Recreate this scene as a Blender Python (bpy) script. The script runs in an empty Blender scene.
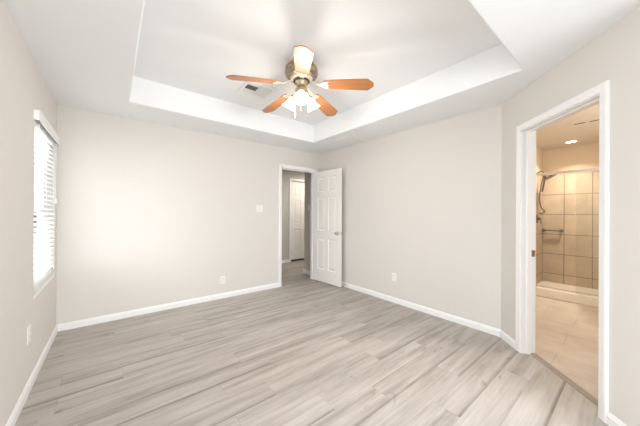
import bpy, bmesh, math, random
from mathutils import Vector, Matrix
R = math.radians
PI = math.pi
C = bpy.context.scene.collection
scene = bpy.context.scene

# ---------------------------------------------------------------- measurements (metres)
H = 2.44                      # ceiling
TRAY = 0.284                  # tray depth
ZT = H + TRAY
L = 3.639                     # back wall length (x from -L to 0)
RW = 3.026                    # right wall length (y from 0 to -RW)
TH = 0.115                    # wall thickness
BB_H, BB_T = 0.076, 0.014     # baseboard
YREAR = -5.6
S_END = 1.5                   # length of the angled wall
AX, AY = -S_END / 2 ** .5, -RW - S_END / 2 ** .5

# ---------------------------------------------------------------- camera
cam_d = bpy.data.cameras.new('camera')
cam = bpy.data.objects.new('camera', cam_d)
C.objects.link(cam)
yaw, roll = 0.678040244, 0.004452442
cam.location = (-3.16811, -3.93104, 1.28776)
fwd = Vector((math.sin(yaw), math.cos(yaw), 0))
cam.rotation_mode = 'QUATERNION'
cam.rotation_quaternion = (Matrix.Rotation(-yaw, 4, 'Z') @ Matrix.Rotation(R(90), 4, 'X') @ Matrix.Rotation(roll, 4, 'Z')).to_quaternion()
cam_d.sensor_width = 36.0
cam_d.lens = 257.0658 / 640 * 36.0
cam_d.clip_start = 0.02
scene.camera = cam

# ---------------------------------------------------------------- view, world, large lights
scene.view_settings.view_transform = 'Standard'
scene.view_settings.look = 'None'
scene.view_settings.gamma = 1
scene.view_settings.use_curve_mapping = False
scene.view_settings.exposure = 0.39

world = bpy.data.worlds.new('world')
scene.world = world
world.use_nodes = True
bg = world.node_tree.nodes['Background']
bg.inputs[0].default_value = (0.86, 0.93, 1.0, 1)
bg.inputs[1].default_value = 2.5


def area(name, loc, rot, sx, sy, power, col, spread=180):
    d = bpy.data.lights.new(name, 'AREA')
    d.shape = 'RECTANGLE'; d.size = sx; d.size_y = sy; d.energy = power; d.color = col
    d.spread = R(spread)
    o = bpy.data.objects.new(name, d); C.objects.link(o)
    o.location = loc; o.rotation_euler = rot
    return o


# daylight at the side window; the lamps behind the camera are added fill
area('side_window_daylight', (-L - 0.62, -0.45, 1.02), (0, R(-100), 0), 1.9, 2.3, 112, (0.93, 0.97, 1.0))
area('rear_fill_light', (-2.836, YREAR + 0.24, 1.40), (R(62), 0, 0), 0.93, 1.26, 26, (0.93, 0.965, 1.0), 145)
area('rear_fill_light', (-1.566, YREAR + 0.24, 1.40), (R(62), 0, 0), 0.87, 1.26, 26, (0.93, 0.965, 1.0), 145)

area('left_rear_fill_light', (-L + 0.25, -4.05, 1.40), (0, R(-66), 0), 1.26, 0.95, 12, (0.93, 0.965, 1.0), 140)  # added fill lamp on the left, out of view


# ---------------------------------------------------------------- materials
def mat(name, col, rough=0.5, metal=0.0, noise=0.0, nscale=30, bump=0.0, bscale=200, spec=0.5, coat=0.0):
    m = bpy.data.materials.new(name); m.use_nodes = True
    nt = m.node_tree; b = nt.nodes['Principled BSDF']
    b.inputs['Base Color'].default_value = (*col, 1)
    b.inputs['Roughness'].default_value = rough
    b.inputs['Metallic'].default_value = metal
    b.inputs['Specular IOR Level'].default_value = spec
    b.inputs['Coat Weight'].default_value = coat
    tc = nt.nodes.new('ShaderNodeTexCoord')
    if noise:
        n = nt.nodes.new('ShaderNodeTexNoise'); n.inputs['Scale'].default_value = nscale
        n.inputs['Detail'].default_value = 3
        nt.links.new(tc.outputs['Object'], n.inputs['Vector'])
        mx = nt.nodes.new('ShaderNodeMix'); mx.data_type = 'RGBA'
        mx.inputs['A'].default_value = (*[c * (1 - noise) for c in col], 1)
        mx.inputs['B'].default_value = (*[min(1, c * (1 + noise)) for c in col], 1)
        nt.links.new(n.outputs['Fac'], mx.inputs['Factor'])
        nt.links.new(mx.outputs['Result'], b.inputs['Base Color'])
    if bump:
        n2 = nt.nodes.new('ShaderNodeTexNoise'); n2.inputs['Scale'].default_value = bscale
        n2.inputs['Detail'].default_value = 2
        nt.links.new(tc.outputs['Object'], n2.inputs['Vector'])
        bp = nt.nodes.new('ShaderNodeBump'); bp.inputs['Strength'].default_value = bump
        bp.inputs['Distance'].default_value = 0.002
        nt.links.new(n2.outputs['Fac'], bp.inputs['Height'])
        nt.links.new(bp.outputs['Normal'], b.inputs['Normal'])
    return m


def emit(name, col, strength):
    m = bpy.data.materials.new(name); m.use_nodes = True
    nt = m.node_tree; b = nt.nodes['Principled BSDF']
    b.inputs['Base Color'].default_value = (*col, 1)
    b.inputs['Emission Color'].default_value = (*col, 1)
    b.inputs['Emission Strength'].default_value = strength
    b.inputs['Roughness'].default_value = 0.4
    return m


M = {}
M['wall'] = mat('greige_wall_paint', (0.715, 0.685, 0.648), 0.85, noise=0.012, nscale=4, bump=0.12, bscale=160, spec=0.25)
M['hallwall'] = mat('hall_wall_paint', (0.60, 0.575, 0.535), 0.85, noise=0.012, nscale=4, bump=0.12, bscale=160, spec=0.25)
M['ceiling'] = mat('white_ceiling_paint', (0.89, 0.905, 0.915), 0.9, noise=0.008, nscale=5, bump=0.15, bscale=120, spec=0.2)
M['trim'] = mat('white_trim_paint', (0.89, 0.89, 0.885), 0.35, noise=0.01, nscale=8)
M['door'] = mat('white_door_paint', (0.86, 0.84, 0.80), 0.4, noise=0.01, nscale=8)
M['blind'] = mat('white_blind', (0.90, 0.90, 0.89), 0.4, noise=0.01)
M['slat'] = mat('white_vinyl_slat', (0.90, 0.90, 0.89), 0.4, noise=0.01)
_nt = M['slat'].node_tree
_tl = _nt.nodes.new('ShaderNodeBsdfTranslucent'); _tl.inputs[0].default_value = (0.9, 0.9, 0.88, 1)
_ms = _nt.nodes.new('ShaderNodeMixShader'); _ms.inputs[0].default_value = 0.7
_nt.links.new(_nt.nodes['Principled BSDF'].outputs[0], _ms.inputs[1]); _nt.links.new(_tl.outputs[0], _ms.inputs[2])
_nt.links.new(_ms.outputs[0], _nt.nodes['Material Output'].inputs[0])
M['vinyl'] = mat('window_vinyl', (0.86, 0.86, 0.86), 0.4, noise=0.01)
M['plate'] = mat('white_plastic_plate', (0.84, 0.83, 0.81), 0.3, noise=0.005)
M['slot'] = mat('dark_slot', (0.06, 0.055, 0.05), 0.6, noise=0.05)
M['register'] = mat('white_register_metal', (0.84, 0.84, 0.82), 0.45, noise=0.01)
M['duct'] = mat('dark_duct', (0.05, 0.055, 0.05), 0.8, noise=0.1)
M['nickel'] = mat('satin_nickel', (0.62, 0.55, 0.45), 0.28, 1.0, noise=0.03)
M['brass'] = mat('antique_brass', (0.62, 0.49, 0.33), 0.3, 1.0, noise=0.12, nscale=60)
M['chrome'] = mat('brushed_chrome', (0.30, 0.27, 0.23), 0.28, 1.0, noise=0.04)
M['darkmetal'] = mat('dark_polished_metal', (0.10, 0.085, 0.07), 0.2, 1.0, noise=0.1)
M['shiny'] = mat('polished_rail', (0.80, 0.78, 0.74), 0.22, 1.0, noise=0.02)
M['cream'] = mat('cream_enamel', (0.80, 0.72, 0.58), 0.3, 0.35, noise=0.03)
M['bathwall'] = mat('tan_bath_paint', (0.67, 0.535, 0.38), 0.8, noise=0.02, nscale=5, spec=0.25)
M['bathceil'] = mat('bath_ceiling_paint', (0.70, 0.62, 0.52), 0.9, noise=0.01, nscale=5, spec=0.2)
M['shower_pan'] = mat('cream_shower_base', (0.82, 0.74, 0.62), 0.25, noise=0.01)
M['strip'] = mat('threshold_wood', (0.33, 0.28, 0.235), 0.4, noise=0.2, nscale=30)
M['rubber'] = mat('white_rubber', (0.8, 0.8, 0.78), 0.6, noise=0.02)
M['ground'] = mat('outdoor_ground', (0.50, 0.50, 0.46), 0.9, noise=0.2, nscale=3)


def mathn(nt, op, a, b=None, c=None):
    n = nt.nodes.new('ShaderNodeMath'); n.operation = op
    for i, v in enumerate((a, b, c)):
        if v is None: continue
        if isinstance(v, (int, float)): n.inputs[i].default_value = v
        else: nt.links.new(v, n.inputs[i])
    return n.outputs[0]


def floor_material():
    m = bpy.data.materials.new('grey_vinyl_plank'); m.use_nodes = True
    nt = m.node_tree; b = nt.nodes['Principled BSDF']
    tc = nt.nodes.new('ShaderNodeTexCoord')
    sp = nt.nodes.new('ShaderNodeSeparateXYZ'); nt.links.new(tc.outputs['Object'], sp.inputs[0])
    X, Y = sp.outputs[0], sp.outputs[1]
    PW, PL = 0.18, 1.22
    ry = mathn(nt, 'DIVIDE', mathn(nt, 'ADD', Y, 2.324 + 0.18 * 60), PW)
    row = mathn(nt, 'FLOOR', ry)
    fy = mathn(nt, 'FRACT', ry)
    wn = nt.nodes.new('ShaderNodeTexWhiteNoise'); wn.noise_dimensions = '1D'; nt.links.new(row, wn.inputs['W'])
    rx = mathn(nt, 'DIVIDE', mathn(nt, 'ADD', mathn(nt, 'ADD', X, 40.0), mathn(nt, 'MULTIPLY', wn.outputs['Value'], PL)), PL)
    col = mathn(nt, 'FLOOR', rx)
    fx = mathn(nt, 'FRACT', rx)
    cb = nt.nodes.new('ShaderNodeCombineXYZ'); nt.links.new(row, cb.inputs[0]); nt.links.new(col, cb.inputs[1])
    pn = nt.nodes.new('ShaderNodeTexWhiteNoise'); pn.noise_dimensions = '2D'; nt.links.new(cb.outputs[0], pn.inputs['Vector'])
    ps = nt.nodes.new('ShaderNodeSeparateColor'); nt.links.new(pn.outputs['Color'], ps.inputs[0])
    r1, r2, r3 = ps.outputs[0], ps.outputs[1], ps.outputs[2]

    def grain(sx, sy, off, detail=4, rough=0.6, dist=0.0):
        v = nt.nodes.new('ShaderNodeCombineXYZ')
        nt.links.new(mathn(nt, 'ADD', mathn(nt, 'MULTIPLY', X, sx), mathn(nt, 'MULTIPLY', off, 37.0)), v.inputs[0])
        nt.links.new(mathn(nt, 'ADD', mathn(nt, 'MULTIPLY', Y, sy), mathn(nt, 'MULTIPLY', off, 91.0)), v.inputs[1])
        n = nt.nodes.new('ShaderNodeTexNoise'); n.inputs['Scale'].default_value = 1
        n.inputs['Detail'].default_value = detail; n.inputs['Roughness'].default_value = rough
        n.inputs['Distortion'].default_value = dist
        nt.links.new(v.outputs[0], n.inputs['Vector'])
        return n.outputs['Fac']
    g1 = grain(2.2, 34, r2, 5, 0.65, 0.4)      # fine long grain
    g2 = grain(0.8, 11, r3, 3, 0.5, 0.8)
    g4 = grain(0.7, 60, r1, 3, 0.6, 0.2)      # thin pores        # broad cloudy streaks
    g3 = grain(3.0, 9, r1, 2, 0.5, 1.5)        # knots
    tone = mathn(nt, 'ADD', mathn(nt, 'MULTIPLY', r1, 0.14), mathn(nt, 'MULTIPLY', g1, 0.50))
    tone = mathn(nt, 'ADD', tone, mathn(nt, 'MULTIPLY', mathn(nt, 'SUBTRACT', g2, 0.5), 1.6))
    tone = mathn(nt, 'ADD', mathn(nt, 'ADD', tone, mathn(nt, 'MULTIPLY', mathn(nt, 'SUBTRACT', g4, 0.5), 0.65)), 0.20)
    g5 = grain(3.5, 14, r2, 3, 0.55, 0.6)
    tone = mathn(nt, 'ADD', tone, mathn(nt, 'MULTIPLY', mathn(nt, 'SUBTRACT', g5, 0.5), 0.7))
    # darker band that runs along one long edge of some planks
    band = nt.nodes.new('ShaderNodeMapRange'); band.interpolation_type = 'SMOOTHSTEP'
    band.inputs['From Min'].default_value = 0.17; band.inputs['From Max'].default_value = 0.02
    nt.links.new(fy, band.inputs['Value'])
    some = mathn(nt, 'GREATER_THAN', r3, 0.58)
    bandv = mathn(nt, 'MULTIPLY', mathn(nt, 'MULTIPLY', band.outputs[0], some), mathn(nt, 'MULTIPLY', mathn(nt, 'SUBTRACT', g1, 0.22), 2.4))
    knot = nt.nodes.new('ShaderNodeMapRange'); knot.interpolation_type = 'SMOOTHSTEP'
    knot.inputs['From Min'].default_value = 0.66; knot.inputs['From Max'].default_value = 0.80
    nt.links.new(g3, knot.inputs['Value'])
    ramp = nt.nodes.new('ShaderNodeValToRGB')
    e = ramp.color_ramp.elements
    e[0].position = 0.05; e[0].color = (0.300, 0.265, 0.230, 1)
    e[1].position = 1.0; e[1].color = (0.555, 0.515, 0.470, 1)
    x = e.new(0.45); x.color = (0.420, 0.380, 0.338, 1)
    nt.links.new(tone, ramp.inputs[0])
    # joints
    jy = mathn(nt, 'LESS_THAN', mathn(nt, 'MULTIPLY', mathn(nt, 'MINIMUM', fy, mathn(nt, 'SUBTRACT', 1.0, fy)), PW), 0.0009)
    jx = mathn(nt, 'LESS_THAN', mathn(nt, 'MULTIPLY', mathn(nt, 'MINIMUM', fx, mathn(nt, 'SUBTRACT', 1.0, fx)), PL), 0.0009)
    joint = mathn(nt, 'MAXIMUM', jx, jy)

    def darken(src, fac, amount, tint):
        mx = nt.nodes.new('ShaderNodeMix'); mx.data_type = 'RGBA'; mx.blend_type = 'MULTIPLY'
        nt.links.new(mathn(nt, 'MULTIPLY', fac, amount), mx.inputs['Factor'])
        nt.links.new(src, mx.inputs['A']); mx.inputs['B'].default_value = (*tint, 1)
        return mx.outputs['Result']
    c1 = darken(ramp.outputs[0], bandv, 0.95, (0.42, 0.40, 0.38))
    c2 = darken(c1, knot.outputs[0], 0.7, (0.55, 0.52, 0.50))
    c3 = darken(c2, joint, 0.45, (0.45, 0.42, 0.40))
    nt.links.new(c3, b.inputs['Base Color'])
    b.inputs['Roughness'].default_value = 0.42
    b.inputs['Specular IOR Level'].default_value = 0.4
    bp = nt.nodes.new('ShaderNodeBump'); bp.inputs['Strength'].default_value = 0.25; bp.inputs['Distance'].default_value = 0.002
    nt.links.new(mathn(nt, 'SUBTRACT', mathn(nt, 'MULTIPLY', g1, 0.3), joint), bp.inputs['Height'])
    nt.links.new(bp.outputs['Normal'], b.inputs['Normal'])
    return m


def tile_material(name, c1, c2, mortar, w, h, axes, origin, msize=0.003, offset=0.0, rough=0.3):
    """tiles laid on the plane of the two object axes given"""
    m = bpy.data.materials.new(name); m.use_nodes = True
    nt = m.node_tree; b = nt.nodes['Principled BSDF']
    tc = nt.nodes.new('ShaderNodeTexCoord')
    sp = nt.nodes.new('ShaderNodeSeparateXYZ'); nt.links.new(tc.outputs['Object'], sp.inputs[0])
    cb = nt.nodes.new('ShaderNodeCombineXYZ')
    nt.links.new(mathn(nt, 'ADD', sp.outputs[axes[0]], -origin[0] + w * 40), cb.inputs[0])
    nt.links.new(mathn(nt, 'ADD', sp.outputs[axes[1]], -origin[1] + h * 40), cb.inputs[1])
    br = nt.nodes.new('ShaderNodeTexBrick')
    br.offset = offset; br.squash = 1.0
    br.inputs['Scale'].default_value = 1; br.inputs['Brick Width'].default_value = w
    br.inputs['Row Height'].default_value = h; br.inputs['Mortar Size'].default_value = msize
    br.inputs['Mortar Smooth'].default_value = 0.1
    br.inputs['Color1'].default_value = (*c1, 1); br.inputs['Color2'].default_value = (*c2, 1)
    br.inputs['Mortar'].default_value = (*mortar, 1)
    nt.links.new(cb.outputs[0], br.inputs['Vector'])
    n = nt.nodes.new('ShaderNodeTexNoise'); n.inputs['Scale'].default_value = 6; n.inputs['Detail'].default_value = 4
    nt.links.new(tc.outputs['Object'], n.inputs['Vector'])
    mx = nt.nodes.new('ShaderNodeMix'); mx.data_type = 'RGBA'; mx.blend_type = 'MULTIPLY'
    nt.links.new(br.outputs['Color'], mx.inputs['A'])
    rp = nt.nodes.new('ShaderNodeValToRGB')
    rp.color_ramp.elements[0].color = (0.86, 0.85, 0.84, 1); rp.color_ramp.elements[1].color = (1, 1, 1, 1)
    rp.color_ramp.elements[0].position = 0.3; rp.color_ramp.elements[1].position = 0.65
    nt.links.new(n.outputs['Fac'], rp.inputs[0]); nt.links.new(rp.outputs[0], mx.inputs['B'])
    mx.inputs['Factor'].default_value = 1.0
    nt.links.new(mx.outputs['Result'], b.inputs['Base Color'])
    b.inputs['Roughness'].default_value = rough
    bp = nt.nodes.new('ShaderNodeBump'); bp.inputs['Strength'].default_value = 0.3; bp.inputs['Distance'].default_value = 0.002
    bp.invert = True
    nt.links.new(br.outputs['Fac'], bp.inputs['Height']); nt.links.new(bp.outputs['Normal'], b.inputs['Normal'])
    return m


def glass_material(name, tint=(1, 1, 1), refl=0.08):
    m = bpy.data.materials.new(name); m.use_nodes = True
    nt = m.node_tree; nt.nodes.clear()
    out = nt.nodes.new('ShaderNodeOutputMaterial')
    tr = nt.nodes.new('ShaderNodeBsdfTransparent'); tr.inputs[0].default_value = (*tint, 1)
    gl = nt.nodes.new('ShaderNodeBsdfGlossy'); gl.inputs['Roughness'].default_value = 0.03
    fr = nt.nodes.new('ShaderNodeFresnel'); fr.inputs[0].default_value = 1.45
    ns = nt.nodes.new('ShaderNodeTexNoise'); ns.inputs['Scale'].default_value = 2
    mr = mathn(nt, 'ADD', fr.outputs[0], mathn(nt, 'MULTIPLY', ns.outputs['Fac'], refl * 0.2))
    mx = nt.nodes.new('ShaderNodeMixShader')
    nt.links.new(mr, mx.inputs[0]); nt.links.new(tr.outputs[0], mx.inputs[1]); nt.links.new(gl.outputs[0], mx.inputs[2])
    nt.links.new(mx.outputs[0], out.inputs[0])
    return m


def wood_material():
    m = bpy.data.materials.new('honey_wood_blade'); m.use_nodes = True
    nt = m.node_tree; b = nt.nodes['Principled BSDF']
    tc = nt.nodes.new('ShaderNodeTexCoord')
    mp = nt.nodes.new('ShaderNodeMapping'); mp.inputs['Scale'].default_value = (4, 60, 60)
    nt.links.new(tc.outputs['Object'], mp.inputs[0])
    n = nt.nodes.new('ShaderNodeTexNoise'); n.inputs['Scale'].default_value = 1; n.inputs['Detail'].default_value = 4
    nt.links.new(mp.outputs[0], n.inputs['Vector'])
    r = nt.nodes.new('ShaderNodeValToRGB')
    r.color_ramp.elements[0].position = 0.3; r.color_ramp.elements[0].color = (0.37, 0.145, 0.050, 1)
    r.color_ramp.elements[1].position = 0.7; r.color_ramp.elements[1].color = (0.48, 0.205, 0.078, 1)
    nt.links.new(n.outputs['Fac'], r.inputs[0]); nt.links.new(r.outputs[0], b.inputs['Base Color'])
    b.inputs['Roughness'].default_value = 0.35
    return m


M['floor'] = floor_material()
M['showertile'] = tile_material('tan_shower_tile_back', (0.66, 0.53, 0.385), (0.615, 0.495, 0.36), (0.30, 0.23, 0.16), 0.34, 0.35, (1, 2), (-2.773, 0.23), 0.006)
M['showertile_side'] = tile_material('tan_shower_tile_side', (0.66, 0.53, 0.385), (0.615, 0.495, 0.36), (0.30, 0.23, 0.16), 0.34, 0.35, (0, 2), (2.934, 0.23), 0.006)
M['bathfloor'] = tile_material('beige_bath_floor_tile', (0.64, 0.56, 0.47), (0.61, 0.53, 0.445), (0.46, 0.37, 0.29), 0.61, 0.305, (1, 0), (-3.46, 0.0), 0.003, 0.5, 0.4)
M['glass'] = glass_material('clear_glass')
M['shglass'] = glass_material('shower_glass', (0.95, 0.95, 0.93), 0.3)
M['wood'] = wood_material()
M['shade'] = emit('lit_frosted_glass', (1.0, 0.95, 0.88), 4.0)
M['bulb'] = emit('lit_bulb', (1.0, 0.86, 0.66), 14.0)
M['lens'] = emit('lit_downlight_lens', (1.0, 0.88, 0.70), 9.0)
M['filigree'] = mat('pierced_brass_band', (0.40, 0.33, 0.25), 0.35, 1.0, noise=0.9, nscale=70, bump=1.0, bscale=70)


# ---------------------------------------------------------------- mesh helpers
def obj(name, bm, m, parent=None, smooth=False, loc=None):
    bmesh.ops.recalc_face_normals(bm, faces=bm.faces)
    me = bpy.data.meshes.new(name); bm.to_mesh(me); bm.free()
    ms = m if isinstance(m, (list, tuple)) else [m]
    for k in ms: me.materials.append(k)
    if smooth:
        for p in me.polygons: p.use_smooth = True
    o = bpy.data.objects.new(name, me); C.objects.link(o)
    if parent: o.parent = parent
    if loc: o.location = loc
    return o


def tag(o, label=None, cat=None, group=None, kind=None):
    if label: o['label'] = label
    if cat: o['category'] = cat
    if group: o['group'] = group
    if kind: o['kind'] = kind
    return o


def struct(name, bm, m, smooth=False):
    return tag(obj(name, bm, m, smooth=smooth), kind='structure')


def empty(name, loc, rz=0.0, label=None, cat=None, group=None, kind=None):
    o = bpy.data.objects.new(name, None); C.objects.link(o)
    o.empty_display_size = 0.1
    o.location = loc; o.rotation_euler = (0, 0, rz)
    return tag(o, label, cat, group, kind)


def box(bm, x0, x1, y0, y1, z0, z1, bev=0.0, mtx=None):
    vs = [bm.verts.new((x, y, z)) for x in (x0, x1) for y in (y0, y1) for z in (z0, z1)]
    q = [(0, 1, 3, 2), (4, 6, 7, 5), (0, 4, 5, 1), (2, 3, 7, 6), (0, 2, 6, 4), (1, 5, 7, 3)]
    fs = [bm.faces.new([vs[i] for i in f]) for f in q]
    if bev:
        es = list({e for f in fs for e in f.edges})
        r = bmesh.ops.bevel(bm, geom=es, offset=bev, segments=2, profile=0.6, affect='EDGES')
        vs = list({v for f in r['faces'] for v in f.verts} | {v for v in vs if v.is_valid})
    if mtx is not None:
        bmesh.ops.transform(bm, matrix=mtx, verts=[v for v in vs if v.is_valid])
    return vs


def extrude_poly(bm, pts, z0, z1, mtx=None):
    """pts in 2D -> prism between z0 and z1"""
    a = [bm.verts.new((p[0], p[1], z0)) for p in pts]
    b = [bm.verts.new((p[0], p[1], z1)) for p in pts]
    bm.faces.new(a[::-1]); bm.faces.new(b)
    n = len(pts)
    for i in range(n): bm.faces.new((a[i], a[(i + 1) % n], b[(i + 1) % n], b[i]))
    if mtx is not None: bmesh.ops.transform(bm, matrix=mtx, verts=a + b)
    return a + b


def lathe(bm, prof, n=32, mtx=None, closed=False):
    rings = []
    allv = []
    for r, z in prof:
        if r < 1e-5:
            v = bm.verts.new((0, 0, z)); rings.append([v]); allv.append(v)
        else:
            ring = [bm.verts.new((r * math.cos(2 * PI * i / n), r * math.sin(2 * PI * i / n), z)) for i in range(n)]
            rings.append(ring); allv += ring
    for a, b in zip(rings[:-1], rings[1:]):
        for i in range(n):
            j = (i + 1) % n
            if len(a) == 1 and len(b) == 1: continue
            if len(a) == 1: bm.faces.new((a[0], b[i], b[j]))
            elif len(b) == 1: bm.faces.new((a[i], b[0], a[j]))
            else: bm.faces.new((a[i], b[i], b[j], a[j]))
    if mtx is not None: bmesh.ops.transform(bm, matrix=mtx, verts=allv)
    return allv


def tube(bm, pts, rad, n=10):
    pts = [Vector(p) for p in pts]
    rr = rad if isinstance(rad, (list, tuple)) else [rad] * len(pts)
    rings = []
    up = None
    for i, p in enumerate(pts):
        t = (pts[min(i + 1, len(pts) - 1)] - pts[max(i - 1, 0)]).normalized()
        if up is None:
            up = Vector((0, 0, 1)) if abs(t.z) < 0.9 else Vector((1, 0, 0))
        s = t.cross(up).normalized(); up = s.cross(t).normalized()
        rings.append([bm.verts.new(p + (s * math.cos(2 * PI * k / n) + up * math.sin(2 * PI * k / n)) * rr[i]) for k in range(n)])
    for a, b in zip(rings[:-1], rings[1:]):
        for k in range(n): bm.faces.new((a[k], a[(k + 1) % n], b[(k + 1) % n], b[k]))
    bm.faces.new(rings[0][::-1]); bm.faces.new(rings[-1])


def smooth_path(pts, k=8):
    P = [Vector(p) for p in pts]; P = [P[0] * 2 - P[1]] + P + [P[-1] * 2 - P[-2]]
    out = []
    for i in range(1, len(P) - 2):
        for j in range(k):
            t = j / k; a, b, c, d = P[i - 1], P[i], P[i + 1], P[i + 2]
            out.append(0.5 * ((2 * b) + (c - a) * t + (2 * a - 5 * b + 4 * c - d) * t * t + (3 * b - a - 3 * c + d) * t ** 3))
    out.append(P[-2])
    return out


def frame2d(p0, p1):
    """local frame: X along p0->p1, Y to its left (outwards), Z up"""
    d = Vector((p1[0] - p0[0], p1[1] - p0[1], 0)); ln = d.length; d.normalize()
    nrm = Vector((-d.y, d.x, 0))
    m = Matrix(((d.x, nrm.x, 0, p0[0]), (d.y, nrm.y, 0, p0[1]), (0, 0, 1, 0), (0, 0, 0, 1)))
    return m, ln


def wall_bm(bm, p0, p1, holes=(), z0=0.0, z1=H, th=TH, e0=0.0, e1=0.0):
    """wall whose room face runs from p0 to p1 with the thickness on its left; e0/e1 run it on past the ends"""
    m, ln = frame2d(p0, p1)
    xs = sorted({-e0, ln + e1, *[h[0] for h in holes], *[h[1] for h in holes]})
    zs = sorted({z0, z1, *[h[2] for h in holes], *[h[3] for h in holes]})
    V = {}

    def v(i, j, k):
        if (i, j, k) not in V: V[(i, j, k)] = bm.verts.new((xs[i], k * th, zs[j]))
        return V[(i, j, k)]

    def solid(i, j):
        if i < 0 or j < 0 or i >= len(xs) - 1 or j >= len(zs) - 1: return False
        cx, cz = (xs[i] + xs[i + 1]) / 2, (zs[j] + zs[j + 1]) / 2
        return not any(h[0] < cx < h[1] and h[2] < cz < h[3] for h in holes)
    for i in range(len(xs) - 1):
        for j in range(len(zs) - 1):
            if not solid(i, j): continue
            for k in (0, 1): bm.faces.new((v(i, j, k), v(i + 1, j, k), v(i + 1, j + 1, k), v(i, j + 1, k)))
            if not solid(i - 1, j): bm.faces.new((v(i, j, 0), v(i, j, 1), v(i, j + 1, 1), v(i, j + 1, 0)))
            if not solid(i + 1, j): bm.faces.new((v(i + 1, j, 0), v(i + 1, j, 1), v(i + 1, j + 1, 1), v(i + 1, j + 1, 0)))
            if not solid(i, j - 1): bm.faces.new((v(i, j, 0), v(i, j, 1), v(i + 1, j, 1), v(i + 1, j, 0)))
            if not solid(i, j + 1): bm.faces.new((v(i, j + 1, 0), v(i, j + 1, 1), v(i + 1, j + 1, 1), v(i + 1, j + 1, 0)))
    bmesh.ops.transform(bm, matrix=m, verts=list(V.values()))


def baseboard_bm(bm, p0, p1, segs, t=BB_T, h=BB_H):
    """segs along the wall p0->p1, on its room side (right of the direction)"""
    m, ln = frame2d(p0, p1)
    prof = [(0, 0), (-t, 0), (-t, h * 0.72), (-t * 0.72, h * 0.80), (-t * 0.62, h * 0.93), (-t * 0.3, h), (0, h)]
    for a, b in segs:
        A = [bm.verts.new((a, q[0], q[1])) for q in prof]
        B = [bm.verts.new((b, q[0], q[1])) for q in prof]
        n = len(prof)
        bm.faces.new(A); bm.faces.new(B[::-1])
        for i in range(n): bm.faces.new((A[i], A[(i + 1) % n], B[(i + 1) % n], B[i]))
        bmesh.ops.transform(bm, matrix=m, verts=A + B)


def casing_bm(bm, m, x0, x1, ztop, w=0.060, t=0.017, side=-1, base=0.0, off=0.0):
    """mitred door casing round an opening x0..x1 x 0..ztop; side -1 is the room side"""
    prof = [(0.004, 0), (0.004, t * 0.55), (0.012, t * 0.72), (0.030, t * 0.80), (0.040, t), (w - 0.006, t), (w, t * 0.8), (w, 0)]
    cols = []
    for q, d in prof:
        y = off + side * d
        cols.append([bm.verts.new((x0 - q, y, base)), bm.verts.new((x0 - q, y, ztop + q)), bm.verts.new((x1 + q, y, ztop + q)), bm.verts.new((x1 + q, y, base))])
    n = len(prof)
    for i in range(n):
        a, b = cols[i], cols[(i + 1) % n]
        for k in range(3): bm.faces.new((a[k], a[k + 1], b[k + 1], b[k]))
    bm.faces.new([c[0] for c in cols]); bm.faces.new([c[3] for c in cols][::-1])
    bmesh.ops.transform(bm, matrix=m, verts=[v for c in cols for v in c])


JT = 0.004


def jamb_bm(bm, m, x0, x1, ztop, th=TH, jt=0.004, stop=0.045):
    """lining of the opening with a door stop bead in the middle"""
    j = 0.0
    box(bm, x0, x0 + JT, 0, th, 0, ztop, mtx=m)
    box(bm, x1 - JT, x1, 0, th, 0, ztop, mtx=m)
    box(bm, x0 + JT, x1 - JT, 0, th, ztop - JT, ztop, mtx=m)
    s0, s1 = stop, stop + 0.034
    box(bm, x0 + JT, x0 + 0.014, s0, s1, 0, ztop - JT, mtx=m)
    box(bm, x1 - 0.014, x1 - JT, s0, s1, 0, ztop - JT, mtx=m)
    box(bm, x0 + 0.014, x1 - 0.014, s0, s1, ztop - 0.014, ztop - JT, mtx=m)


# ---------------------------------------------------------------- SETTING
# floor: planks across the bedroom and the hall, reaching into the bathroom doorway
D45 = Vector((1, -1, 0)).normalized()          # outward normal of the angled wall
U45 = Vector((-1, -1, 0)).normalized()         # along it
Cc = Vector((0, -RW, 0))
bm = bmesh.new()
sP = Cc + D45 * 0.075
ex = S_END
pts = [(-L, YREAR), (AX, YREAR), (AX, AY)]
a = Cc + U45 * 1.30; pts.append((a.x, a.y)); a2 = a + D45 * 0.075; pts.append((a2.x, a2.y))
b_ = Cc + U45 * 0.20 + D45 * 0.075; pts.append((b_.x, b_.y)); b2 = Cc + U45 * 0.20; pts.append((b2.x, b2.y))
pts += [(0, -RW), (0, 0.0), (0, 0.05), (2.4, 0.05), (2.4, 1.9), (-1.3, 1.9), (-1.3, 0.05), (-L, 0.05)]
extrude_poly(bm, pts, -0.08, 0.0)
fl = struct('floor', bm, M['floor'])

# bathroom floor of tile
bm = bmesh.new()
q0 = Cc + U45 * 0.0 + D45 * 0.12; q1 = Cc + U45 * 1.45 + D45 * 0.12
extrude_poly(bm, [(q1.x, q1.y), (q1.x, -5.3), (3.05, -5.3), (3.05, -2.82), (0.12, -2.82), (q0.x, q0.y)], -0.08, 0.0)
struct('floor_bathroom', bm, M['bathfloor'])

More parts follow.
